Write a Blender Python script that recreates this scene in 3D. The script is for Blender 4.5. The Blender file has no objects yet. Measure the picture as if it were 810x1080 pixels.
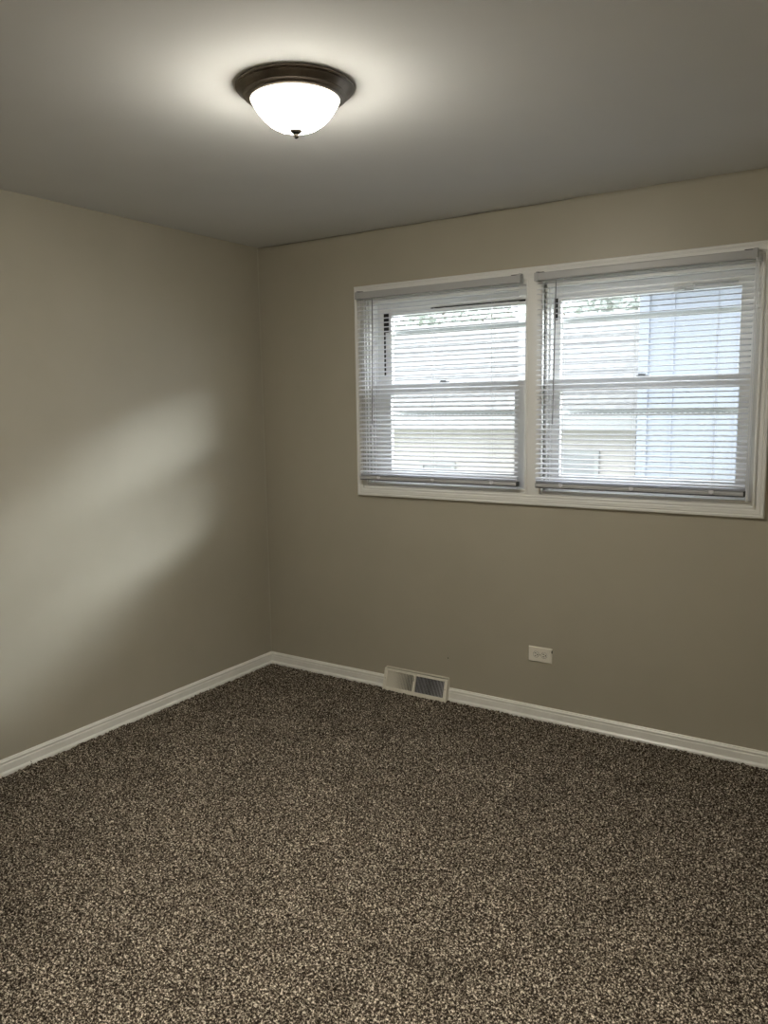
import bpy, bmesh, math, random
import numpy as np
from mathutils import Vector, Matrix

C = bpy.context.scene.collection
SC = bpy.context.scene
random.seed(7)
PI = math.pi
H = 2.30                      # ceiling height
RX, RY = 3.32, -3.75          # right wall, front wall

# ------------------------------------------------------------------ camera
def cam_axes(yaw, pitch, roll):
    cy, sy, cp, sp = math.cos(yaw), math.sin(yaw), math.cos(pitch), math.sin(pitch)
    fwd = Vector((sy*cp, cy*cp, sp)); right = Vector((cy, -sy, 0)); up = right.cross(fwd)
    c, s = math.cos(roll), math.sin(roll)
    return c*right + s*up, -s*right + c*up, fwd
cd = bpy.data.cameras.new('camera'); cam = bpy.data.objects.new('camera', cd); C.objects.link(cam)
cd.sensor_fit = 'VERTICAL'; cd.sensor_height = 24; cd.sensor_width = 18
cd.lens = 837.3/1080*24; cd.clip_start = 0.02; cd.clip_end = 200
r_, u_, f_ = cam_axes(-0.57736, -0.134194, -0.015275)
cam.matrix_world = Matrix(((r_.x, u_.x, -f_.x, 2.96467), (r_.y, u_.y, -f_.y, -3.34341), (r_.z, u_.z, -f_.z, 1.45512), (0, 0, 0, 1)))
SC.camera = cam

# ------------------------------------------------------------------ light and exposure
LAMP = 248.0                   # radiance of the ceiling light's bowl
SKY = 4.6
HALL_FILL = 1350.0                  # radiance of the fill light added in an unseen hall
BAND = 205.0; BAND_AZ = 52; BAND_EL = 20.0   # bright band of cloud in front of the sun
w = bpy.data.worlds.new('overcast_sky'); SC.world = w; w.use_nodes = True
nt = w.node_tree; nt.nodes.clear()
tc = nt.nodes.new('ShaderNodeTexCoord'); sp = nt.nodes.new('ShaderNodeSeparateXYZ')
rp = nt.nodes.new('ShaderNodeValToRGB'); bg = nt.nodes.new('ShaderNodeBackground'); wo = nt.nodes.new('ShaderNodeOutputWorld')
rp.color_ramp.elements[0].position = 0.0; rp.color_ramp.elements[0].color = (0.80, 0.84, 0.92, 1)
rp.color_ramp.elements[1].position = 1.0; rp.color_ramp.elements[1].color = (0.95, 0.98, 1.0, 1)
bg.inputs['Strength'].default_value = SKY
nt.links.new(tc.outputs['Generated'], sp.inputs[0]); nt.links.new(sp.outputs['Z'], rp.inputs[0])
nt.links.new(rp.outputs[0], bg.inputs['Color']); nt.links.new(bg.outputs[0], wo.inputs['Surface'])

# the sun behind thin cloud: a wide low bright band of sky over the neighbouring roofs
def wm(op, a, b2=None):
    n = nt.nodes.new('ShaderNodeMath'); n.operation = op
    for i, v in enumerate((a, b2)):
        if v is None: continue
        if isinstance(v, (int, float)): n.inputs[i].default_value = v
        else: nt.links.new(v, n.inputs[i])
    return n.outputs[0]
def hump(v, centre, half, soft):
    m = nt.nodes.new('ShaderNodeMapRange'); m.interpolation_type = 'SMOOTHSTEP'
    nt.links.new(wm('ABSOLUTE', wm('SUBTRACT', v, centre)), m.inputs[0])
    m.inputs[1].default_value = half+soft; m.inputs[2].default_value = half-soft; m.inputs[3].default_value = 0; m.inputs[4].default_value = 1
    return m.outputs[0]
az = wm('ARCTAN2', sp.outputs['X'], sp.outputs['Y']); el = wm('ARCSINE', sp.outputs['Z'])
mask = wm('MULTIPLY', hump(az, math.radians(BAND_AZ), math.radians(14), math.radians(9)), hump(el, math.radians(BAND_EL), math.radians(3.0), math.radians(2.0)))
bg2 = nt.nodes.new('ShaderNodeBackground'); bg2.inputs['Color'].default_value = (0.95, 0.98, 1.0, 1); add = nt.nodes.new('ShaderNodeAddShader')
nt.links.new(wm('MULTIPLY', mask, BAND), bg2.inputs['Strength'])
nt.links.new(bg.outputs[0], add.inputs[0]); nt.links.new(bg2.outputs[0], add.inputs[1]); nt.links.new(add.outputs[0], wo.inputs['Surface'])
w.cycles.sampling_method = 'MANUAL'; w.cycles.sample_map_resolution = 1024

SC.view_settings.view_transform = 'Standard'; SC.view_settings.look = 'None'
SC.view_settings.exposure = 0.0; SC.view_settings.gamma = 1.0; SC.view_settings.use_curve_mapping = False
SC.cycles.max_bounces = 10; SC.cycles.diffuse_bounces = 6; SC.cycles.transparent_max_bounces = 24
SC.cycles.sample_clamp_indirect = 6.0
SC.cycles.use_denoising = True

# ------------------------------------------------------------------ materials
def mat(name, col, rough=0.5, metal=0.0, spec=0.5):
    m = bpy.data.materials.new(name); m.use_nodes = True
    b = m.node_tree.nodes['Principled BSDF']
    b.inputs['Base Color'].default_value = (*col, 1); b.inputs['Roughness'].default_value = rough
    b.inputs['Metallic'].default_value = metal; b.inputs['Specular IOR Level'].default_value = spec
    return m
def noise(m, scale, detail=3, rough=0.6):
    n = m.node_tree.nodes.new('ShaderNodeTexNoise'); t = m.node_tree.nodes.new('ShaderNodeTexCoord')
    n.inputs['Scale'].default_value = scale; n.inputs['Detail'].default_value = detail; n.inputs['Roughness'].default_value = rough
    m.node_tree.links.new(t.outputs['Object'], n.inputs['Vector']); return n
def bump(m, scale, strength, dist=0.002, detail=3):
    n = noise(m, scale, detail); b = m.node_tree.nodes.new('ShaderNodeBump')
    b.inputs['Strength'].default_value = strength; b.inputs['Distance'].default_value = dist
    m.node_tree.links.new(n.outputs['Fac'], b.inputs['Height'])
    m.node_tree.links.new(b.outputs[0], m.node_tree.nodes['Principled BSDF'].inputs['Normal']); return b
def vary(m, scale, c0, c1, p0=0.35, p1=0.65, detail=3):
    n = noise(m, scale, detail); r = m.node_tree.nodes.new('ShaderNodeValToRGB')
    r.color_ramp.elements[0].position = p0; r.color_ramp.elements[0].color = (*c0, 1)
    r.color_ramp.elements[1].position = p1; r.color_ramp.elements[1].color = (*c1, 1)
    m.node_tree.links.new(n.outputs['Fac'], r.inputs[0])
    m.node_tree.links.new(r.outputs[0], m.node_tree.nodes['Principled BSDF'].inputs['Base Color']); return r

M = {}
M['wall'] = mat('taupe_wall_paint', (.345, .315, .255), .42, spec=.35)
vary(M['wall'], 2.2, (.395, .369, .302), (.417, .390, .321)); bump(M['wall'], 260, .10, .0012)
M['ceil'] = mat('white_ceiling_paint', (.62, .615, .58), .85, spec=.06)
vary(M['ceil'], 1.6, (.645, .65, .655), (.675, .68, .685)); bump(M['ceil'], 180, .10, .0012)
M['trim'] = mat('white_gloss_trim_paint', (.72, .715, .68), .32)
vary(M['trim'], 9, (.80, .795, .76), (.86, .855, .825)); bump(M['trim'], 90, .08, .001)
M['case'] = mat('white_window_trim_paint', (.75, .75, .735), .38); bump(M['case'], 70, .07, .001)
M['caulk'] = mat('old_caulk', (.43, .41, .34), .6)
M['sash'] = mat('white_sash_paint', (.88, .88, .88), .35); bump(M['sash'], 60, .05, .001)
M['alu'] = mat('white_storm_frame', (.8, .81, .82), .4)
M['black'] = mat('black_weather_strip', (.008, .008, .009), .6)
M['slat'] = mat('white_vinyl_slat', (.70, .71, .76), .38)
b = M['slat'].node_tree.nodes['Principled BSDF']
tr = M['slat'].node_tree.nodes.new('ShaderNodeBsdfTranslucent'); tr.inputs['Color'].default_value = (.8, .82, .88, 1)
mx = M['slat'].node_tree.nodes.new('ShaderNodeMixShader'); mx.inputs[0].default_value = .05
M['slat'].node_tree.links.new(b.outputs[0], mx.inputs[1]); M['slat'].node_tree.links.new(tr.outputs[0], mx.inputs[2])
M['slat'].node_tree.links.new(mx.outputs[0], M['slat'].node_tree.nodes['Material Output'].inputs['Surface'])
M['rail'] = mat('grey_white_rail_enamel', (.41, .415, .43), .4)
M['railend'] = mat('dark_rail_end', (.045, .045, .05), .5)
M['cord'] = mat('white_cord', (.78, .79, .82), .7)
M['wand'] = mat('smoky_clear_wand', (.27, .27, .28), .2)
M['bronze'] = mat('oil_rubbed_bronze', (.17, .145, .12), .34, .9); vary(M['bronze'], 30, (.15, .125, .10), (.20, .17, .14))
M['nickel'] = mat('dark_bronze_finial', (.0065, .0055, .0042), .6, 0, .03)
M['plate'] = mat('ivory_cover_plate', (.80, .77, .69), .35)
M['recep'] = mat('ivory_receptacle', (.78, .75, .67), .4)
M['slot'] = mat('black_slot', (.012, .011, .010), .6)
M['screw'] = mat('painted_screw', (.45, .43, .37), .4)
M['reg'] = mat('cream_register_enamel', (.60, .575, .50), .4); vary(M['reg'], 40, (.72, .69, .61), (.80, .77, .69))
M['fin'] = mat('cream_register_fin', (.66, .63, .55), .5)
M['finr'] = mat('grey_register_fin', (.60, .60, .64), .5)
M['duct'] = mat('dark_duct', (.035, .034, .033), .8)

def lamp_mat(power):
    m = bpy.data.materials.new('glowing_alabaster_glass'); m.use_nodes = True; n = m.node_tree
    b = n.nodes['Principled BSDF']; b.inputs['Base Color'].default_value = (.85, .82, .72, 1); b.inputs['Roughness'].default_value = .25
    t = noise(m, 14, 4); r = n.nodes.new('ShaderNodeValToRGB')
    r.color_ramp.elements[0].color = (1.0, .92, .76, 1); r.color_ramp.elements[1].color = (1.0, .96, .85, 1)
    n.links.new(t.outputs['Fac'], r.inputs[0]); n.links.new(r.outputs[0], b.inputs['Emission Color'])
    # the bulbs hang low in the bowl: its thick rim up under the pan glows far less than the belly
    tc = n.nodes.new('ShaderNodeTexCoord'); sx = n.nodes.new('ShaderNodeSeparateXYZ'); g = n.nodes.new('ShaderNodeValToRGB'); mu = n.nodes.new('ShaderNodeMath')
    mr = n.nodes.new('ShaderNodeMapRange'); mr.inputs[1].default_value = H-.032; mr.inputs[2].default_value = H-.105
    n.links.new(tc.outputs['Object'], sx.inputs[0]); n.links.new(sx.outputs['Z'], mr.inputs[0]); n.links.new(mr.outputs[0], g.inputs[0])
    e = g.color_ramp.elements; e[0].position = .0; e[0].color = (.007, .007, .007, 1); e[1].position = 1.0; e[1].color = (1, 1, 1, 1)
    k = e.new(.12); k.color = (.0125, .0125, .0125, 1); k = e.new(.32); k.color = (.10, .10, .10, 1); k = e.new(.68); k.color = (.80, .80, .80, 1)
    mu.operation = 'MULTIPLY'; mu.inputs[1].default_value = power
    n.links.new(g.outputs[0], mu.inputs[0]); n.links.new(mu.outputs[0], b.inputs['Emission Strength'])
    return m
M['bowl'] = lamp_mat(LAMP); M['hall_fill_bowl'] = lamp_mat(HALL_FILL)
def glass_mat():
    m = bpy.data.materials.new('clear_window_glass'); m.use_nodes = True; n = m.node_tree; n.nodes.clear()
    o = n.nodes.new('ShaderNodeOutputMaterial'); t = n.nodes.new('ShaderNodeBsdfTransparent'); g = n.nodes.new('ShaderNodeBsdfGlossy')
    t.inputs['Color'].default_value = (.95, .97, .97, 1); g.inputs['Roughness'].default_value = .02
    x = n.nodes.new('ShaderNodeMixShader'); x.inputs[0].default_value = .07
    n.links.new(t.outputs[0], x.inputs[1]); n.links.new(g.outputs[0], x.inputs[2]); n.links.new(x.outputs[0], o.inputs[0]); return m
M['glass'] = glass_mat()

def carpet_mat():
    m = mat('brown_frieze_carpet', (.1, .08, .06), .95, spec=.1); n = m.node_tree; b = n.nodes['Principled BSDF']
    a = noise(m, 165, 2, .7); r = n.nodes.new('ShaderNodeValToRGB')
    e = r.color_ramp.elements
    e[0].position = .40; e[0].color = (.012, .008, .006, 1)
    e[1].position = .68; e[1].color = (.78, .70, .595, 1)
    k = e.new(.59); k.color = (.32, .28, .225, 1)
    k = e.new(.50); k.color = (.074, .057, .042, 1)
    n.links.new(a.outputs['Fac'], r.inputs[0])
    big = noise(m, 5.5, 4, .6); r2 = n.nodes.new('ShaderNodeValToRGB')
    r2.color_ramp.elements[0].position = .3; r2.color_ramp.elements[0].color = (.80, .80, .80, 1)
    r2.color_ramp.elements[1].position = .7; r2.color_ramp.elements[1].color = (1.12, 1.12, 1.12, 1)
    n.links.new(big.outputs['Fac'], r2.inputs[0])
    mul = n.nodes.new('ShaderNodeMix'); mul.data_type = 'RGBA'; mul.blend_type = 'MULTIPLY'; mul.inputs[0].default_value = 1
    n.links.new(r.outputs[0], mul.inputs[6]); n.links.new(r2.outputs[0], mul.inputs[7]); n.links.new(mul.outputs[2], b.inputs['Base Color'])
    bp = n.nodes.new('ShaderNodeBump'); bp.inputs['Strength'].default_value = .6; bp.inputs['Distance'].default_value = .004
    n.links.new(a.outputs['Fac'], bp.inputs['Height']); n.links.new(bp.outputs[0], b.inputs['Normal'])
    return m
M['carpet'] = carpet_mat()
M['siding'] = mat('pale_blue_siding', (.35, .375, .435), .6); bump(M['siding'], 40, .05, .002)
M['stucco'] = mat('pale_beige_wall', (.72, .68, .63), .8); vary(M['stucco'], 5, (.58, .54, .51), (.64, .60, .57))
M['shingle'] = mat('pale_grey_shingle', (.70, .68, .67), .9); vary(M['shingle'], 9, (.27, .268, .266), (.35, .347, .345), .4, .6)
M['fascia'] = mat('white_fascia', (.45, .45, .45), .5)
M['pane'] = mat('dull_window_pane', (.36, .365, .37), .2)
M['leaf'] = mat('pale_green_leaf', (.65, .68, .65), .6)
M['bark'] = mat('grey_bark', (.20, .16, .12), .9); bump(M['bark'], 30, .5, .01)
M['grass'] = mat('dry_lawn', (.30, .34, .20), .95); vary(M['grass'], 3, (.26, .30, .17), (.36, .38, .25))
M['asphalt'] = mat('outer_wall_board', (.4, .38, .35), .9)

# ------------------------------------------------------------------ mesh helpers
def add_box(bm, lo, hi, bev=0.0, seg=2, mtx=None):
    tmp = bmesh.new(); bmesh.ops.create_cube(tmp, size=1)
    for v in tmp.verts:
        v.co = Vector(((lo[i]+hi[i])/2 + v.co[i]*(hi[i]-lo[i]) for i in range(3)))
    if bev > 0:
        bmesh.ops.bevel(tmp, geom=tmp.edges[:], offset=bev, segments=seg, affect='EDGES', profile=.7)
    merge(bm, tmp, mtx)
def merge(bm, tmp, mtx=None):
    if mtx is not None: bmesh.ops.transform(tmp, matrix=mtx, verts=tmp.verts)
    bmesh.ops.recalc_face_normals(tmp, faces=tmp.faces)
    me = bpy.data.meshes.new('tmp'); tmp.to_mesh(me); tmp.free(); bm.from_mesh(me); bpy.data.meshes.remove(me)
def add_tube(bm, pts, rad, n=8):
    tmp = bmesh.new(); rings = []
    pts = [Vector(p) for p in pts]
    for i, p in enumerate(pts):
        d = (pts[min(i+1, len(pts)-1)] - pts[max(i-1, 0)]).normalized()
        a = d.orthogonal().normalized() if i == 0 else (a - d*a.dot(d)).normalized()
        bb = d.cross(a); r = rad[i] if isinstance(rad, (list, tuple)) else rad
        rings.append([tmp.verts.new(p + r*(math.cos(2*PI*k/n)*a + math.sin(2*PI*k/n)*bb)) for k in range(n)])
    for i in range(len(rings)-1):
        for k in range(n): tmp.faces.new((rings[i][k], rings[i][(k+1) % n], rings[i+1][(k+1) % n], rings[i+1][k]))
    tmp.faces.new(rings[0]); tmp.faces.new(rings[-1][::-1]); merge(bm, tmp)
def add_lathe(bm, prof, n=64, mtx=None):
    """profile of (radius, z); spun about z; ends at r=0 close to a point"""
    tmp = bmesh.new(); rings = []
    for r, z in prof:
        if r < 1e-6: rings.append([tmp.verts.new((0, 0, z))])
        else: rings.append([tmp.verts.new((r*math.cos(2*PI*k/n), r*math.sin(2*PI*k/n), z)) for k in range(n)])
    for a, b2 in zip(rings, rings[1:]):
        for k in range(n):
            q = (k+1) % n
            if len(a) == 1: tmp.faces.new((a[0], b2[k], b2[q]))
            elif len(b2) == 1: tmp.faces.new((a[k], a[q], b2[0]))
            else: tmp.faces.new((a[k], a[q], b2[q], b2[k]))
    merge(bm, tmp, mtx)
def add_prism(bm, poly, d0, d1, axes, mtx=None):
    """polygon in (a, b), run from d0 to d1; axes maps (a, b, d) to xyz"""
    tmp = bmesh.new()
    A = [tmp.verts.new(axes(a, b2, d0)) for a, b2 in poly]; B = [tmp.verts.new(axes(a, b2, d1)) for a, b2 in poly]
    n = len(poly)
    for i in range(n): tmp.faces.new((A[i], A[(i+1) % n], B[(i+1) % n], B[i]))
    tmp.faces.new(A[::-1]); tmp.faces.new(B); merge(bm, tmp, mtx)
def obj(name, bm, m, parent=None, smooth=None, kind=None):
    me = bpy.data.meshes.new(name); bm.to_mesh(me); bm.free()
    me.materials.append(m)
    if smooth is not None:
        for p in me.polygons: p.use_smooth = True
        try: me.set_sharp_from_angle(angle=math.radians(smooth))
        except Exception: pass
    o = bpy.data.objects.new(name, me); C.objects.link(o)
    if parent is not None:
        o.parent = parent
        o.matrix_parent_inverse = parent_world(parent).inverted()
    if kind: o['kind'] = kind
    return o
def parent_world(p):                       # parts are built in world coordinates; only an Empty is moved
    return Matrix.Translation(p.location) if p.type == 'EMPTY' else Matrix.Identity(4)
def tag(o, label, cat, group=None):
    o['label'] = label; o['category'] = cat
    if group: o['group'] = group
    return o
def thing(name, label, cat, loc, group=None):
    o = bpy.data.objects.new(name, None); o.empty_display_size = .05; C.objects.link(o); o.location = loc
    return tag(o, label, cat, group)
def struct_empty(name, loc):
    o = bpy.data.objects.new(name, None); o.empty_display_size = .05; C.objects.link(o); o.location = loc; o['kind'] = 'structure'; return o

# ------------------------------------------------------------------ the room shell
WT = .15                                       # wall thickness
WX0, WX1, WZ0, WZ1 = .69, 2.492, 1.05, 1.985   # hole in the back wall
bm = bmesh.new()                               # back wall, with the window hole; its top stops just short of the ceiling
add_box(bm, (-.1, 0, -.05), (WX0, WT, H-.006)); add_box(bm, (WX1, 0, -.05), (RX+.1, WT, H-.006))
add_box(bm, (WX0, 0, -.05), (WX1, WT, WZ0)); add_box(bm, (WX0, 0, WZ1), (WX1, WT, H-.006))
add_box(bm, (-.1, .012, H-.012), (RX+.1, WT, H+.05))
# ragged paint edge along the ceiling line, open in places
tmp = bmesh.new(); rnd = random.Random(3); prev = None; x = 0.0; g = 0.0
while x <= RX:
    opn = 1.0 if .06 < x < 1.05 else (.75 if 1.05 <= x < 1.75 else .25)
    g = .55*g + .45*rnd.uniform(0, .0075)*opn
    zt = H - max(g, 0.0004) if opn > .3 else H - max(0, g-.0004)
    cur = [tmp.verts.new((x, 0, H-.008)), tmp.verts.new((x, 0, zt)), tmp.verts.new((x, .011, zt)), tmp.verts.new((x, .011, H-.008))]
    if prev:
        for i in range(4): tmp.faces.new((prev[i], prev[(i+1) % 4], cur[(i+1) % 4], cur[i]))
    prev = cur; x += .012
merge(bm, tmp)
obj('wall_back', bm, M['wall'], kind='structure')
bm = bmesh.new(); add_box(bm, (-.1, RY-.1, -.05), (0, 0, H)); obj('wall_left', bm, M['wall'], kind='structure')
bm = bmesh.new(); add_box(bm, (RX, RY-.1, -.05), (RX+.1, 0, H)); obj('wall_right', bm, M['wall'], kind='structure')
DX0, DX1, DH = 2.34, 3.14, 2.03                # unseen doorway and hall, added to bring fill light from behind
bm = bmesh.new(); add_box(bm, (0, RY-.1, -.05), (DX0, RY, H)); add_box(bm, (DX1, RY-.1, -.05), (RX, RY, H)); add_box(bm, (DX0, RY-.1, DH), (DX1, RY, H))
obj('wall_front', bm, M['wall'], kind='structure')
bm = bmesh.new(); add_box(bm, (1.4, RY-1.5, -.05), (RX+.5, RY-1.4, H)); add_box(bm, (1.4, RY-1.4, -.05), (1.5, RY-.1, H)); add_box(bm, (RX+.4, RY-1.4, -.05), (RX+.5, RY-.1, H)); add_box(bm, (RX+.1, RY-.1, -.05), (RX+.5, RY, H))
obj('wall_added_hall', bm, M['wall'], kind='structure')
bm = bmesh.new(); add_box(bm, (1.4, RY-1.5, H), (RX+.5, RY-.1, H+.1)); obj('ceiling_added_hall', bm, M['ceil'], kind='structure')
bm = bmesh.new(); add_box(bm, (1.4, RY-1.5, -.06), (RX+.5, RY, -.001)); obj('floor_added_hall', bm, M['carpet'], kind='structure')
bm = bmesh.new()
for xa, xb, za, zb in ((DX0-.06, DX0+.002, 0, DH+.06), (DX1-.002, DX1+.06, 0, DH+.06), (DX0, DX1, DH-.002, DH+.06)): add_box(bm, (xa, RY-.112, za), (xb, RY+.014, zb), .003)
obj('trim_added_door', bm, M['trim'], kind='structure')
bm = bmesh.new(); add_box(bm, (-.1, RY-.1, H), (RX+.1, .012, H+.1)); obj('ceiling', bm, M['ceil'], kind='structure')
bm = bmesh.new(); add_tube(bm, [(.0012, -.0012, .06), (.0012, -.0012, 1.2), (.0012, -.0012, H-.01)], .0032, 6)
obj('trim_corner', bm, M['caulk'], kind='structure')

# carpet: a pile of small tufts as a height field, ragged where it meets the baseboards
def carpet():
    s = .0062; ny = int(2.75/s); nx = int(RX/s)+1
    rs = np.random.RandomState(5)
    xs = np.linspace(0, RX, nx); ys = -np.arange(ny)*s
    X, Y = np.meshgrid(xs, ys)
    Z = rs.uniform(-.0072, .0024, X.shape)
    edge = np.minimum(X, -Y)
    Z += np.where(edge < .022, rs.uniform(-.006, .000, X.shape), 0)
    def runs(n):                                            # slow wander of the edge
        k = np.convolve(rs.normal(size=n+80), np.hanning(40)/4, 'same')[40:40+n]; return k*.0022
    Z += np.where(-Y < .022, runs(nx)[None, :], 0) + np.where(X < .022, runs(ny)[:, None], 0)
    tuft = (edge < .014) & (rs.uniform(size=X.shape) < .035); Z += np.where(tuft, rs.uniform(.003, .009, X.shape), 0)
    X = X + np.where((X > 0) & (X < RX), rs.uniform(-.0016, .0016, X.shape), 0); Y = Y + np.where(Y < 0, rs.uniform(-.0016, .0016, X.shape), 0)
    v = np.stack([X, Y, Z], -1).reshape(-1, 3)
    i = np.arange(ny-1)[:, None]*nx + np.arange(nx-1)[None, :]
    q = np.stack([i, i+nx, i+nx+1, i+1], -1).reshape(-1, 4)
    n0 = len(v)
    v = np.vstack([v, [(0, -2.74, -.001), (RX, -2.74, -.001), (RX, RY, -.001), (0, RY, -.001)]])
    q = np.vstack([q, [(n0, n0+3, n0+2, n0+1)]])
    me = bpy.data.meshes.new('floor')
    me.vertices.add(len(v)); me.vertices.foreach_set('co', v.ravel().astype(np.float32))
    me.loops.add(q.size); me.loops.foreach_set('vertex_index', q.ravel().astype(np.int32))
    me.polygons.add(len(q)); me.polygons.foreach_set('loop_start', (np.arange(len(q))*4).astype(np.int32))
    me.update(calc_edges=True); me.validate(); me.materials.append(M['carpet'])
    o = bpy.data.objects.new('floor', me); C.objects.link(o); o['kind'] = 'structure'
carpet()

# baseboards
BB = [(0, -.012), (.0175, -.012), (.0175, .0040), (.0125, .0100), (.0105, .0115), (.0105, .038), (.0095, .0405), (.0085, .042),
      (.0088, .0455), (.0100, .048), (.0098, .0515), (.0078, .054), (.0062, .0555), (.0058, .058), (.0038, .0605), (0, .061)]
bm = bmesh.new()
add_prism(bm, BB, 0.0, .792, lambda a, b2, d: (d, -a, b2)); add_prism(bm, BB, 1.157, RX, lambda a, b2, d: (d, -a, b2))
obj('baseboard_back', bm, M['trim'], kind='structure')
bm = bmesh.new(); add_prism(bm, BB, RY, -.0005, lambda a, b2, d: (a, d, b2)); obj('baseboard_left', bm, M['trim'], kind='structure')
bm = bmesh.new(); add_prism(bm, BB, RY, -.0005, lambda a, b2, d: (RX-a, d, b2)); obj('baseboard_right', bm, M['trim'], kind='structure')
bm = bmesh.new(); add_prism(bm, BB, .017, DX0-.06, lambda a, b2, d: (d, RY+a, b2)); obj('baseboard_front', bm, M['trim'], kind='structure')

# window casing: one mitred frame round both windows and the flat mullion between them
CAS = [(0, 0), (0, .015), (.0025, .0175), (.0095, .0175), (.0115, .0148), (.0150, .0148), (.0170, .0165), (.0300, .0135),
       (.0320, .0112), (.0420, .0112), (.0440, .0092), (.0520, .0085), (.0520, 0)]
def casing():
    tmp = bmesh.new(); loops = []
    for u, d in CAS:
        x0, x1, z0, z1 = .638+u, 2.540-u, .998+u, 2.037-u
        loops.append([tmp.verts.new(p) for p in ((x0, -d, z0), (x1, -d, z0), (x1, -d, z1), (x0, -d, z1))])
    for a, b2 in zip(loops, loops[1:]):
        for k in range(4): tmp.faces.new((a[k], a[(k+1) % 4], b2[(k+1) % 4], b2[k]))
    bm = bmesh.new(); merge(bm, tmp)
    add_box(bm, (1.553, -.0085, 1.046), (1.632, .03, 1.99), .002)
    for xa in (1.5535, 1.6225): add_box(bm, (xa, -.0125, 1.048), (xa+.008, .02, 1.987), .002)
    return bm
obj('trim_window', casing(), M['case'], kind='structure', smooth=30)

def ring(bm, x0, x1, z0, z1, l, r, b2, t, y0, y1, bev=.002):
    """rectangular frame: outer box less the glass; l, r, b2, t are the member widths"""
    add_box(bm, (x0, y0, z0), (x0+l, y1, z1), bev); add_box(bm, (x1-r, y0, z0), (x1, y1, z1), bev)
    add_box(bm, (x0+l-.001, y0+.0005, z0), (x1-r+.001, y1-.0005, z0+b2), bev); add_box(bm, (x0+l-.001, y0+.0005, z1-t), (x1-r+.001, y1-.0005, z1), bev)

def window(n, xa, xb, ua, ub, la, lb, gap):
    r = struct_empty('window_%d' % n, ((xa+xb)/2, .05, WZ0))
    bm = bmesh.new()                                        # jamb boards, head and sill
    add_box(bm, (xa-.014, .0005, WZ0), (xa, WT+.02, WZ1)); add_box(bm, (xb, .0005, WZ0), (xb+.014, WT+.02, WZ1))
    add_box(bm, (xa-.014, -.001, 1.968), (xb+.014, WT+.02, WZ1+.0)); add_box(bm, (xa-.012, -.004, WZ0), (xb+.012, WT+.03, 1.066), .002)
    add_box(bm, (xa, .012, 1.066), (xa+.012, .030, 1.968), .003); add_box(bm, (xb-.012, .012, 1.066), (xb, .030, 1.968), .003)   # stops
    add_box(bm, (xa, .012, 1.950), (xb, .030, 1.968), .003)
    obj('window_frame', bm, M['case'], r)
    bm = bmesh.new()                                        # pale jamb liners the sashes run in
    add_box(bm, (xa, .030, 1.066), (xa+.022, .098, 1.968), .002); add_box(bm, (xb-.014, .030, 1.066), (xb, .098, 1.968), .002)
    obj('jamb_liner', bm, M['sash'], r)
    bm = bmesh.new(); ring(bm, xa+.022, xb-.014, 1.507, 1.966, ua-xa-.022, xb-.014-ub, .046, .074, .068, .092, .003)
    us = obj('upper_sash', bm, M['sash'], r)
    bm = bmesh.new(); add_box(bm, (ua-.004, .079, 1.550), (ub+.004, .082, 1.896)); obj('glass_pane', bm, M['glass'], us)
    bm = bmesh.new(); ring(bm, xa+.022, xb-.014, 1.068, 1.557, la-xa-.022, xb-.014-lb, .062, .054, .036, .060, .003)
    add_box(bm, (xa+.024, .031, 1.536), (xb-.016, .040, 1.556), .003)     # finger ledge on the meeting rail
    ls = obj('lower_sash', bm, M['sash'], r)
    bm = bmesh.new(); add_box(bm, (la-.004, .047, 1.128), (lb+.004, .050, 1.505)); obj('glass_pane', bm, M['glass'], ls)
    bm = bmesh.new()                                        # sash lock on the meeting rail
    xm = (xa+xb)/2-.01
    add_box(bm, (xm-.028, .040, 1.557), (xm+.028, .062, 1.561), .0015); add_box(bm, (xm-.020, .036, 1.561), (xm+.012, .050, 1.568), .003)
    obj('sash_lock', bm, M['rail'], ls)
    bm = bmesh.new()                                        # black weather strip up the left channel, wide above the storm rail
    add_box(bm, (ua-.042, .0640, 1.812), (ua-.014, .0675, 1.905)); add_box(bm, (ua-.042, .0640, 1.60 if n == 1 else 1.805), (ua-.034, .0675, 1.812))
    if n == 1: add_box(bm, (1.03, .0640, 1.906), (ub, .0675, 1.914))
    obj('weather_strip', bm, M['black'], r)
    bm = bmesh.new()                                        # storm window outside
    ring(bm, xa, xb, 1.066, 1.968, .030, .030, .030, .045, .106, .130)
    add_box(bm, (xa+.02, .108, 1.797), (xb-.02, .124, 1.818), .003); add_box(bm, (xa+.02, .108, 1.393), (xb-.02, .126, 1.420), .003)
    sf = obj('storm_frame', bm, M['alu'], r)
    bm = bmesh.new(); rr = random.Random(n)
    x = xa+.06
    while x < xb-.06:
        d = rr.uniform(.008, .016); add_box(bm, (x, .1065, 1.398), (x+d, .109, 1.405)); x += d+rr.uniform(.006, .012)
    obj('drainage_slots', bm, M['railend'], sf)
    if n == 2:                                              # pale tilt latch at the head
        bm = bmesh.new(); add_box(bm, (2.16, .058, 1.888), (2.235, .070, 1.915), .003); add_box(bm, (2.17, .050, 1.893), (2.20, .060, 1.903), .002)
        obj('sash_latch', bm, M['case'], us)
        bm = bmesh.new(); add_box(bm, (2.24, .0640, 1.903), (2.40, .0685, 1.912), .001); obj('weather_strip', bm, M['rail'], r)
window(1, .700, 1.553, .803, 1.517, .815, 1.480, True)
window(2, 1.632, 2.490, 1.683, 2.412, 1.697, 2.423, False)

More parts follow.
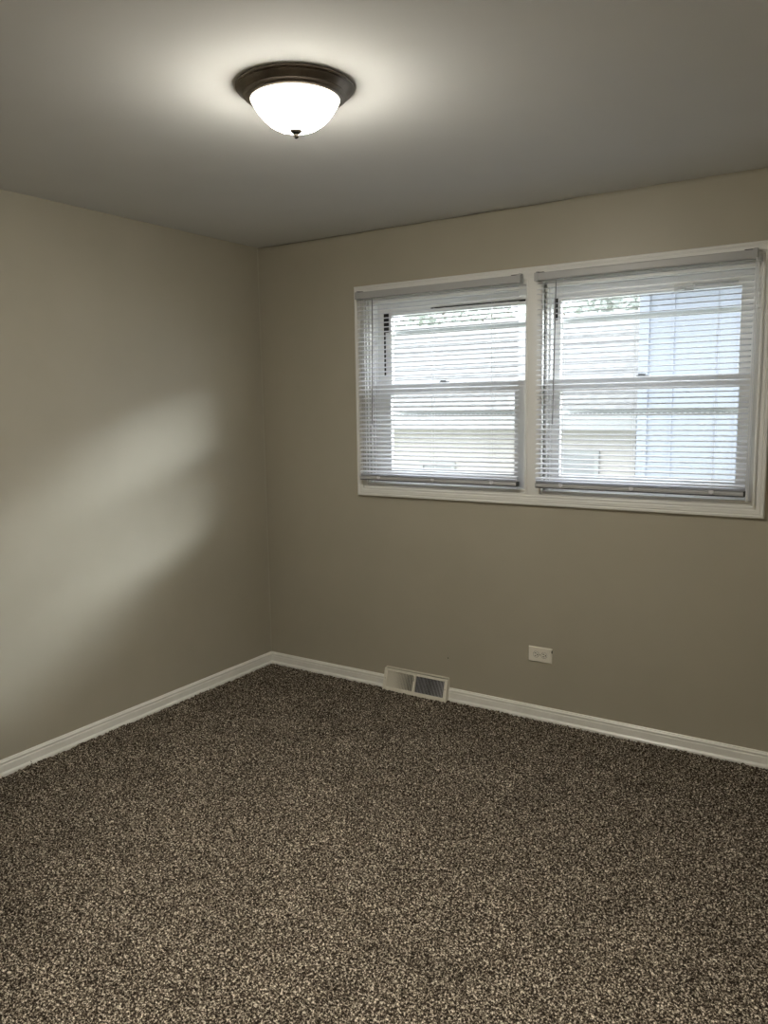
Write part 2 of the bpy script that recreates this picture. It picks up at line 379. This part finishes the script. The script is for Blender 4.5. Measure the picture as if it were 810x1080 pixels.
# ------------------------------------------------------------------ ceiling light
LX, LY = 1.5484, -1.5740
def ceiling_light(LX, LY, label, bowl):
    r = thing('ceiling_light', label, 'ceiling light', (LX, LY, H))
    T = Matrix.Translation((LX, LY, 0))
    bm = bmesh.new()
    add_lathe(bm, [(0, H-.0005), (0.1557, H-.0005), (0.1580, H-.003), (0.1576, H-.006), (0.1541, H-.0072), (0.1528, H-.0085), (0.1542, H-.0105),
                   (0.1505, H-.0130), (0.1447, H-.0175), (0.1395, H-.0225), (0.1377, H-.0238), (0.1381, H-.0252), (0.1338, H-.0272),
                   (0.1291, H-.0295), (0.1277, H-.0305), (0.1281, H-.0322), (0.1249, H-.0340), (0.1202, H-.0345), (0.1181, H-.031), (0, H-.029)], 96, T)
    obj('pan', bm, M['bronze'], r, smooth=35)
    bm = bmesh.new(); z0 = H-.0315; prof = [(0.1183, z0), (0.1198, z0-.002), (0.1193, z0-.0045), (0.1179, z0-.006)]
    for k in range(1, 17):
        q = 1-k/16; prof.append((.1179*q, z0-.006-.0735*(1-q**2.75)))
    add_lathe(bm, prof, 96, T); obj('glass_bowl', bm, bowl, r, smooth=60)
    bm = bmesh.new(); z = z0-.0765
    add_lathe(bm, [(0, z), (.0160, z+.001), (.0180, z-.0015), (.0160, z-.0050), (.0115, z-.0090), (.0072, z-.0105), (.0060, z-.0115), (.0072, z-.0140),
                   (.0070, z-.0170), (.0050, z-.0200), (.0030, z-.0222), (0, z-.0232)], 32, T)
    obj('finial', bm, M['nickel'], r, smooth=40)
ceiling_light(LX, LY, 'flush ceiling light with glowing white glass bowl and dark bronze pan', M['bowl'])
ceiling_light(2.74, RY-.42, 'added fill light in the unseen hall behind the camera', M['hall_fill_bowl'])  # unseen lamp, added to brighten the near carpet and lower walls

# ------------------------------------------------------------------ window blinds
def blind(x0, x1, s0, s1, tilt, wx, wb, lad, label, cords):
    r = thing('window_blind', label, 'window blind', ((x0+x1)/2, -.036, 1.07))
    YC = -.0365; ztop = 2.003; zb = 1.971
    bm = bmesh.new()                                        # headrail: shallow channel with rolled edges
    P = [(-.0515, zb+.001), (-.0525, zb+.004), (-.0515, zb+.006), (-.0515, ztop-.004), (-.0525, ztop-.002), (-.051, ztop), (-.023, ztop), (-.0215, ztop-.002), (-.0215, zb+.001), (-.023, zb), (-.050, zb)]
    add_prism(bm, P, x0+.004, x1-.004, lambda a, b2, d: (d, a, b2))
    obj('headrail', bm, M['rail'], r)
    for xa in (x0, x1-.016):                                # end brackets, fixed up to the casing
        bm = bmesh.new(); add_box(bm, (xa, -.0540, zb-.0015), (xa+.016, -.0170, ztop+.0015), .0012)
        add_box(bm, (xa+.002, -.040, ztop), (xa+.014, -.0165, ztop+.008), .001)
        bk = obj('bracket', bm, M['rail'], r)
        bm = bmesh.new(); xs = xa+.004 if xa == x0 else xa-.03; add_box(bm, (xs, -.045, ztop+.0012), (xs+.034, -.030, ztop+.0042), .0008)
        obj('clip', bm, M['railend'], bk)
    # slats
    bm = bmesh.new(); pitch = .02135; z = 1.957; k = 0; rr = random.Random(int(x0*100))
    while z > 1.122:
        t = math.radians(tilt + rr.uniform(-1.0, 1.0)); sag = rr.uniform(-.0004, .0004); poly = []
        for i in range(7):
            u = -.0125+.025*i/6; c = .0021*(1-(u/.0125)**2); poly.append((u, c))
        for i in range(6, -1, -1):
            u = -.0125+.025*i/6; c = .0021*(1-(u/.0125)**2)-.0005; poly.append((u, c))
        ct, st = math.cos(t), math.sin(t)
        dx = rr.uniform(-.0008, .0008)
        # room edge (negative u) tips down
        add_prism(bm, poly, s0+dx, s1+dx, lambda a, b2, d: (d, YC + a*ct - b2*st, z + sag + a*st + b2*ct)); z -= pitch; k += 1
    for j in range(3):                                      # spare slats lying on the bottom rail
        zz = 1.1045+.0042*j
        add_prism(bm, [(-.0125, 0), (-.006, .0016), (0, .0021), (.006, .0016), (.0125, 0), (.006, .0011), (0, .0016), (-.006, .0011)], s0, s1, lambda a, b2, d: (d, YC+a, zz+b2))
    obj('slats', bm, M['slat'], r, smooth=40)
    bm = bmesh.new()                                        # bottom rail
    P = [(-.0125, 1.0845), (-.0135, 1.088), (-.0130, 1.0945), (-.0105, 1.0985), (-.006, 1.1025), (.006, 1.1025), (.0125, 1.098), (.0135, 1.090), (.0125, 1.0845)]
    add_prism(bm, P, s0+.003, s1-.003, lambda a, b2, d: (d, YC+a, b2)); br = obj('bottom_rail', bm, M['rail'], r)
    bm = bmesh.new(); add_box(bm, (s0+.004, YC-.0142, 1.0812), (s1-.004, YC+.0125, 1.0852)); obj('dark_edge_strip', bm, M['railend'], br)  # dark strip along the rail's lower edge, proud of its front
    for xe in (s0, s1-.004):
        bm = bmesh.new(); add_box(bm, (xe, YC-.0142, 1.0815), (xe+.004, YC+.0142, 1.1032), .001); obj('end_cap', bm, M['railend'] if xe > s0 else M['rail'], br)
    for xl in lad:                                          # ladder cords, front and back, with a button under the rail
        bm = bmesh.new()
        for yy in (-.0138, .0138): add_tube(bm, [(xl, YC+yy, 1.972), (xl, YC+yy, 1.5), (xl, YC+yy, 1.098)], .0007, 6)
        z = 1.957
        while z > 1.122:
            st = math.sin(math.radians(tilt)); add_tube(bm, [(xl, YC-.0138, z-.0004-.0138*st), (xl, YC+.0138, z-.0004+.0138*st)], .0006, 5); z -= pitch
        ld = obj('ladder_cord', bm, M['cord'], r)
        bm = bmesh.new(); add_box(bm, (xl-.009, YC-.0165, 1.091), (xl+.009, YC-.011, 1.1035), .002)
        add_box(bm, (xl-.004, YC-.0180, 1.088), (xl+.004, YC-.0150, 1.095), .0015); obj('cord_button', bm, M['slat'], ld)
    bm = bmesh.new()                                        # tilt wand with its hook
    add_tube(bm, [(wx, -.060, 1.958), (wx + (wb-wx)*.5, -.0605, 1.66), (wb, -.061, 1.362)], .0026, 6)
    wd = obj('tilt_wand', bm, M['wand'], r)
    bm = bmesh.new(); add_tube(bm, [(wx, -.050, 1.978), (wx, -.058, 1.975), (wx, -.0625, 1.968), (wx, -.060, 1.957)], .0014, 6); obj('hook', bm, M['rail'], wd)
    if cords:
        for dxc, yy in ((-.001, -.055), (.0045, -.052)):
            bm = bmesh.new(); xc = s1+.008+dxc
            add_tube(bm, [(xc, yy, 1.973), (xc+.0005, yy-.001, 1.6), (xc-.001, yy, 1.3), (xc, yy+.002, 1.088)], .0019, 6); obj('lift_cord', bm, M['cord'], r)
        bm = bmesh.new(); add_lathe(bm, [(0, 0), (.004, -.002), (.0055, -.018), (.0045, -.024), (0, -.025)], 16, Matrix.Translation((s1+.009, -.052, 1.090))); obj('tassel', bm, M['cord'], r)
    return r
blind(.668, 1.541, .677, 1.531, 17, .776, .764, (.790, 1.098, 1.406), 'white horizontal blind on the window nearer the room corner', False)
blind(1.606, 2.480, 1.617, 2.472, 13, 1.707, 1.700, (1.736, 2.040, 2.352), 'white horizontal blind with lift cords, on the window farther from the corner', True)

# ------------------------------------------------------------------ baseboard register
def register():
    x0, x1 = .790, 1.160
    r = thing('baseboard_register', 'cream metal baseboard heat register, half pale and half dark fins', 'register', ((x0+x1)/2, 0, 0))
    yb, zb, yt, zt = -.044, .006, -.016, .104               # sloped front face
    L = math.hypot(yt-yb, zt-zb); e2 = Vector((0, (yt-yb)/L, (zt-zb)/L)); nn = Vector((0, -(zt-zb)/L, (yt-yb)/L)); O = Vector((x0, yb, zb)); W = x1-x0
    def fr(a, b2, c): return O + Vector((a, 0, 0)) + e2*b2 + nn*c
    bm = bmesh.new()
    def bar(a0, a1, b0, b1, c0, c1, bev=.002):
        tmp = bmesh.new(); add_box(tmp, (a0, b0, c0), (a1, b1, c1), bev)
        for v in tmp.verts: v.co = fr(*v.co)
        merge(bm, tmp)
    bar(0, W, 0, .010, -.006, .003); bar(0, W, L-.012, L, -.006, .003); bar(0, .017, 0, L, -.0062, .0032); bar(W-.017, W, 0, L, -.0062, .0032); bar(W/2-.010, W/2+.004, 0, L, -.006, .0026)
    for xa in (x0, x1-.002):                                # end cheeks
        add_prism(bm, [(0, 0), (yb, 0), (yb, zb), (yt, zt), (0, zt+.004)], xa, xa+.002, lambda a, b2, d: (d, a, b2))
    add_box(bm, (x0, yt-.002, zt-.003), (x1, yt+.003, zt), .001)  # top return to the wall
    add_box(bm, (x0+.002, -.004, zt), (x1-.002, -.0005, zt+.007), .001)
    add_box(bm, (x0, yb-.003, -.004), (x1, yb+.004, zb+.002), .0015)   # foot lip
    obj('housing', bm, M['reg'], r)
    bm = bmesh.new(); tmp = bmesh.new(); add_box(tmp, (.004, .004, -.016), (W-.004, L-.004, -.0145))
    for v in tmp.verts: v.co = fr(*v.co)
    merge(bm, tmp); obj('damper_plate', bm, M['duct'], r)
    for a0, a1, l0, l1, m in ((.0165, W/2-.0095, -.95, .10, M['fin']), (W/2+.0035, W-.0165, .25, .75, M['finr'])):
        bm = bmesh.new(); n = 19 if m is M['fin'] else 22
        for k in range(n):
            t = (k+.5)/n; a = a0 + (a1-a0)*t; lean = l0+(l1-l0)*t; s = .0066
            ca, sa = math.sin(lean)*s, math.cos(lean)*s
            tmp = bmesh.new()
            vs = [tmp.verts.new(fr(a-ca/2+q*.0007, b2, -.0030-sa/2)) for q in (-1, 1) for b2 in (.009, L-.011)] + [tmp.verts.new(fr(a+ca/2+q*.0007, b2, -.0030+sa/2)) for q in (-1, 1) for b2 in (.009, L-.011)]
            for f in ((0, 1, 3, 2), (4, 6, 7, 5), (0, 4, 5, 1), (2, 3, 7, 6), (0, 2, 6, 4), (1, 5, 7, 3)): tmp.faces.new([vs[i] for i in f])
            merge(bm, tmp)
        gl = obj('grille', bm, m, r)
        if m is M['finr']: gl['label'] = 'grille with dark fins'
    bm = bmesh.new(); tmp = bmesh.new(); add_box(tmp, (W/2-.010, L*.60, .002), (W/2-.003, L*.86, .006), .0015); add_box(tmp, (W/2-.009, L*.66, .005), (W/2-.004, L*.74, .012), .0015)
    for v in tmp.verts: v.co = fr(*v.co)
    merge(bm, tmp); obj('damper_lever', bm, M['screw'], r)
    for a in (.010, W-.010):
        bm = bmesh.new(); add_lathe(bm, [(0, .0015), (.002, .0012), (.0035, 0), (0, 0)], 16, Matrix.Translation(fr(a, L*.5, .003)) @ nn.to_track_quat('Z', 'Y').to_matrix().to_4x4()); obj('screw', bm, M['screw'], r)
register()

# ------------------------------------------------------------------ wall outlet
def outlet():
    cx, cz, hw, hh = 1.6335, .3065, .0565, .0352
    r = thing('wall_outlet', 'cream sideways duplex outlet with chipped corner, on the wall below the windows', 'outlet', (cx, 0, cz))
    bm = bmesh.new()
    poly = [(-hw, -hh), (hw, -hh), (hw, .012), (hw-.0035, .0135), (hw-.0045, .020), (hw-.002, .0265), (hw, .028), (hw, hh), (-hw, hh)]
    def lay(s, y): return [(a*(1-s/hw), b2*(1-s/hh), y) for a, b2 in poly]
    tmp = bmesh.new(); rows = []
    for s, y in ((0, 0), (0, -.0028), (.0012, -.0046), (.0035, -.0058)):
        rows.append([tmp.verts.new((cx+a, yy, cz+b2)) for a, b2, yy in lay(s, y)])
    n = len(poly)
    for p, q in zip(rows, rows[1:]):
        for i in range(n): tmp.faces.new((p[i], p[(i+1) % n], q[(i+1) % n], q[i]))
    tmp.faces.new(rows[-1]); tmp.faces.new(rows[0][::-1]); merge(bm, tmp)
    obj('cover_plate', bm, M['plate'], r)
    bm = bmesh.new(); add_box(bm, (cx+hw-.0040, -.0012, cz+.0125), (cx+hw+.0002, -.0002, cz+.0275)); obj('chip_shadow', bm, M['slot'], r)  # black sliver standing in for the shadow inside the chipped edge
    RT = Matrix.Rotation(PI/2, 4, 'X')                      # lathe axis z -> -y
    for sx in (-.0195, .0195):
        bm = bmesh.new(); T = Matrix.Translation((cx+sx, -.0056, cz)) @ RT
        add_lathe(bm, [(0, .0022), (.0122, .0024), (.0134, .0014), (.0136, 0), (0, 0)], 40, T)
        rc = obj('receptacle', bm, M['recep'], r, smooth=30)
        bm = bmesh.new()
        add_lathe(bm, [(.0136, 0), (.0146, 0), (.0146, .0006), (.0136, .0006), (.0136, 0)], 40, T); 
        obj('rim_gap', bm, M['slot'], rc)
        for dz, wd in ((.0058, .0088), (-.0058, .0072)):
            bm = bmesh.new(); add_box(bm, (cx+sx-wd/2-.002, -.0082, cz+dz-.0015), (cx+sx+wd/2-.002, -.0076, cz+dz+.0015)); obj('slot', bm, M['slot'], rc)
        bm = bmesh.new(); add_lathe(bm, [(0, .0007), (.0028, .0007), (.0030, 0), (0, 0)], 20, Matrix.Translation((cx+sx+.0076, -.0077, cz)) @ RT); obj('ground_hole', bm, M['slot'], rc)
    bm = bmesh.new(); add_lathe(bm, [(0, .0014), (.0020, .0012), (.0034, 0), (0, 0)], 20, Matrix.Translation((cx, -.0057, cz)) @ RT); obj('screw', bm, M['screw'], r, smooth=40)
outlet()

bm = bmesh.new(); add_lathe(bm, [(0, 0), (.0012, 0), (.0012, .003), (.0030, .0034), (.0026, .0046), (0, .005)], 12, Matrix.Translation((1.153, .0005, .211)) @ Matrix.Rotation(PI/2, 4, 'X'))
tag(obj('nail', bm, M['slot']), 'tiny dark nail head in the wall above the register', 'nail')

# ------------------------------------------------------------------ outside the windows
GZ = -1.0
bm = bmesh.new(); add_box(bm, (-30, WT+.05, GZ-.2), (30, 45, GZ)); obj('ground', bm, M['grass'], kind='structure')

def blue_house():
    x0, x1, y0, y1, zt = .70, 7.2, 5.0, 12.0, 2.62
    r = thing('neighbor_house', 'pale blue house with vertical panel siding, seen through the window farther from the corner', 'house', ((x0+x1)/2, (y0+y1)/2, GZ))
    bm = bmesh.new(); add_box(bm, (x0, y0, GZ), (x1, y1, zt))
    x = x0+.30
    while x < x1: add_box(bm, (x-.012, y0-.014, GZ), (x+.012, y0, zt)); x += .61
    y = y0+.4
    while y < y1: add_box(bm, (x0-.014, y-.012, GZ), (x0, y+.012, zt)); y += .61
    obj('siding', bm, M['siding'], r)
    bm = bmesh.new(); add_box(bm, (x0-.03, y0-.03, GZ), (x0+.07, y0+.07, zt), .005); obj('corner_board', bm, M['siding'], r)
    bm = bmesh.new(); ym = (y0+y1)/2
    add_prism(bm, [(y0-.35, zt+.0), (ym, zt+1.0), (y1+.35, zt+.0), (y1+.35, zt+.12), (ym, zt+1.14), (y0-.35, zt+.12)], x0-.0, x1+.3, lambda a, b2, d: (d, a, b2))
    add_prism(bm, [(y0+.02, zt-.02), (ym, zt+1.0), (y1-.02, zt-.02)], x0+.02, x1-.02, lambda a, b2, d: (d, a, b2))
    obj('roof', bm, M['shingle'], r)
    bm = bmesh.new(); add_box(bm, (x0, y0-.37, zt-.03), (x1+.3, y0-.33, zt+.13)); obj('fascia', bm, M['fascia'], r)
blue_house()
def beige_house():
    x0, x1, y0, y1, zt = -7.0, .10, 7.0, 13.0, 1.12
    r = thing('neighbor_house', 'low beige house with a pale shingle roof beside the blue house', 'house', ((x0+x1)/2, (y0+y1)/2, GZ))
    bm = bmesh.new(); add_box(bm, (x0, y0, GZ), (x1, y1, zt)); obj('wall', bm, M['stucco'], r)
    bm = bmesh.new(); ym = (y0+y1)/2
    add_prism(bm, [(y0-.4, zt+.02), (ym, zt+1.65), (y1+.4, zt+.02), (y1+.4, zt+.14), (ym, zt+1.80), (y0-.4, zt+.14)], x0-.2, x1+.12, lambda a, b2, d: (d, a, b2))
    a0, b0, a1, b1 = y0-.4, zt+.14, ym, zt+1.80
    for k in range(11):                                     # shingle courses
        t0, t1 = k/11, (k+1)/11
        p0 = (a0+(a1-a0)*t0, b0+(b1-b0)*t0); p1 = (a0+(a1-a0)*t1, b0+(b1-b0)*t1)
        add_prism(bm, [p0, p1, (p1[0], p1[1]+.006), (p0[0], p0[1]+.03)], x0-.2, x1+.12, lambda a, b2, d: (d, a, b2))
    add_prism(bm, [(y0, zt), (ym, zt+1.62), (y1, zt)], x0+.02, x1-.02, lambda a, b2, d: (d, a, b2))
    obj('roof', bm, M['shingle'], r)
    bm = bmesh.new(); add_box(bm, (x0-.2, y0-.43, zt-.03), (x1+.12, y0-.39, zt+.16)); obj('fascia', bm, M['fascia'], r)
    for xa, xb, za, zb in ((-.98, -.36, -.25, .82), (-3.1, -2.5, -.2, .62), (-4.2, -3.6, -.2, .62)):
        bm = bmesh.new(); ring(bm, xa, xb, za, zb, .06, .06, .06, .06, y0-.04, y0+.02); fm = obj('window_frame', bm, M['fascia'], r)
        bm = bmesh.new(); add_box(bm, (xa+.05, y0-.012, za+.05), (xb-.05, y0-.002, zb-.05)); add_box(bm, (xa+.05, y0-.02, (za+zb)/2-.015), (xb-.05, y0-.002, (za+zb)/2+.015)); obj('pane', bm, M['pane'], fm)
beige_house()

def tree(x, y, h, rad, seed, label):
    rr = random.Random(seed); r = thing('tree', label, 'tree', (x, y, GZ))
    bm = bmesh.new(); add_tube(bm, [(x, y, GZ-.05), (x+.05, y, GZ+h*.3), (x-.04, y+.05, GZ+h*.55), (x, y, GZ+h*.8)], [.2, .15, .11, .05], 9)
    tips = []
    for k in range(9):
        a = rr.uniform(0, 2*PI); z = GZ+h*rr.uniform(.35, .65); l = rad*rr.uniform(.5, .9)
        tip = (x+l*math.cos(a), y+l*math.sin(a), z+l*.7); tips.append(tip)
        add_tube(bm, [(x, y, z), (x+l*.5*math.cos(a), y+l*.5*math.sin(a), z+l*.4), tip], [.07, .045, .02], 6)
    obj('trunk', bm, M['bark'], r)
    bm = bmesh.new()
    for k in range(2600):
        tx, ty, tz = tips[k % len(tips)] if k % 3 else (x, y, GZ+h*.75)
        d = Vector((rr.gauss(0, 1), rr.gauss(0, 1), rr.gauss(0, 1))).normalized()*rad*.62*rr.random()**.5
        p = Vector((tx, ty, tz))+d; a = Vector((rr.gauss(0, 1), rr.gauss(0, 1), rr.gauss(0, 1))).normalized(); b2 = a.orthogonal().normalized(); s = rr.uniform(.10, .18)
        bm.faces.new([bm.verts.new(p+a*s), bm.verts.new(p+b2*s*.5), bm.verts.new(p-a*s), bm.verts.new(p-b2*s*.5)])
    obj('foliage', bm, M['leaf'], r)
tree(-2.6, 15.5, 6.6, 2.0, 11, 'leafy tree rising over the beige roof next to the blue house')
tree(-7.6, 16.0, 6.2, 2.1, 12, 'leafy tree over the beige roof, seen through the window nearer the corner')
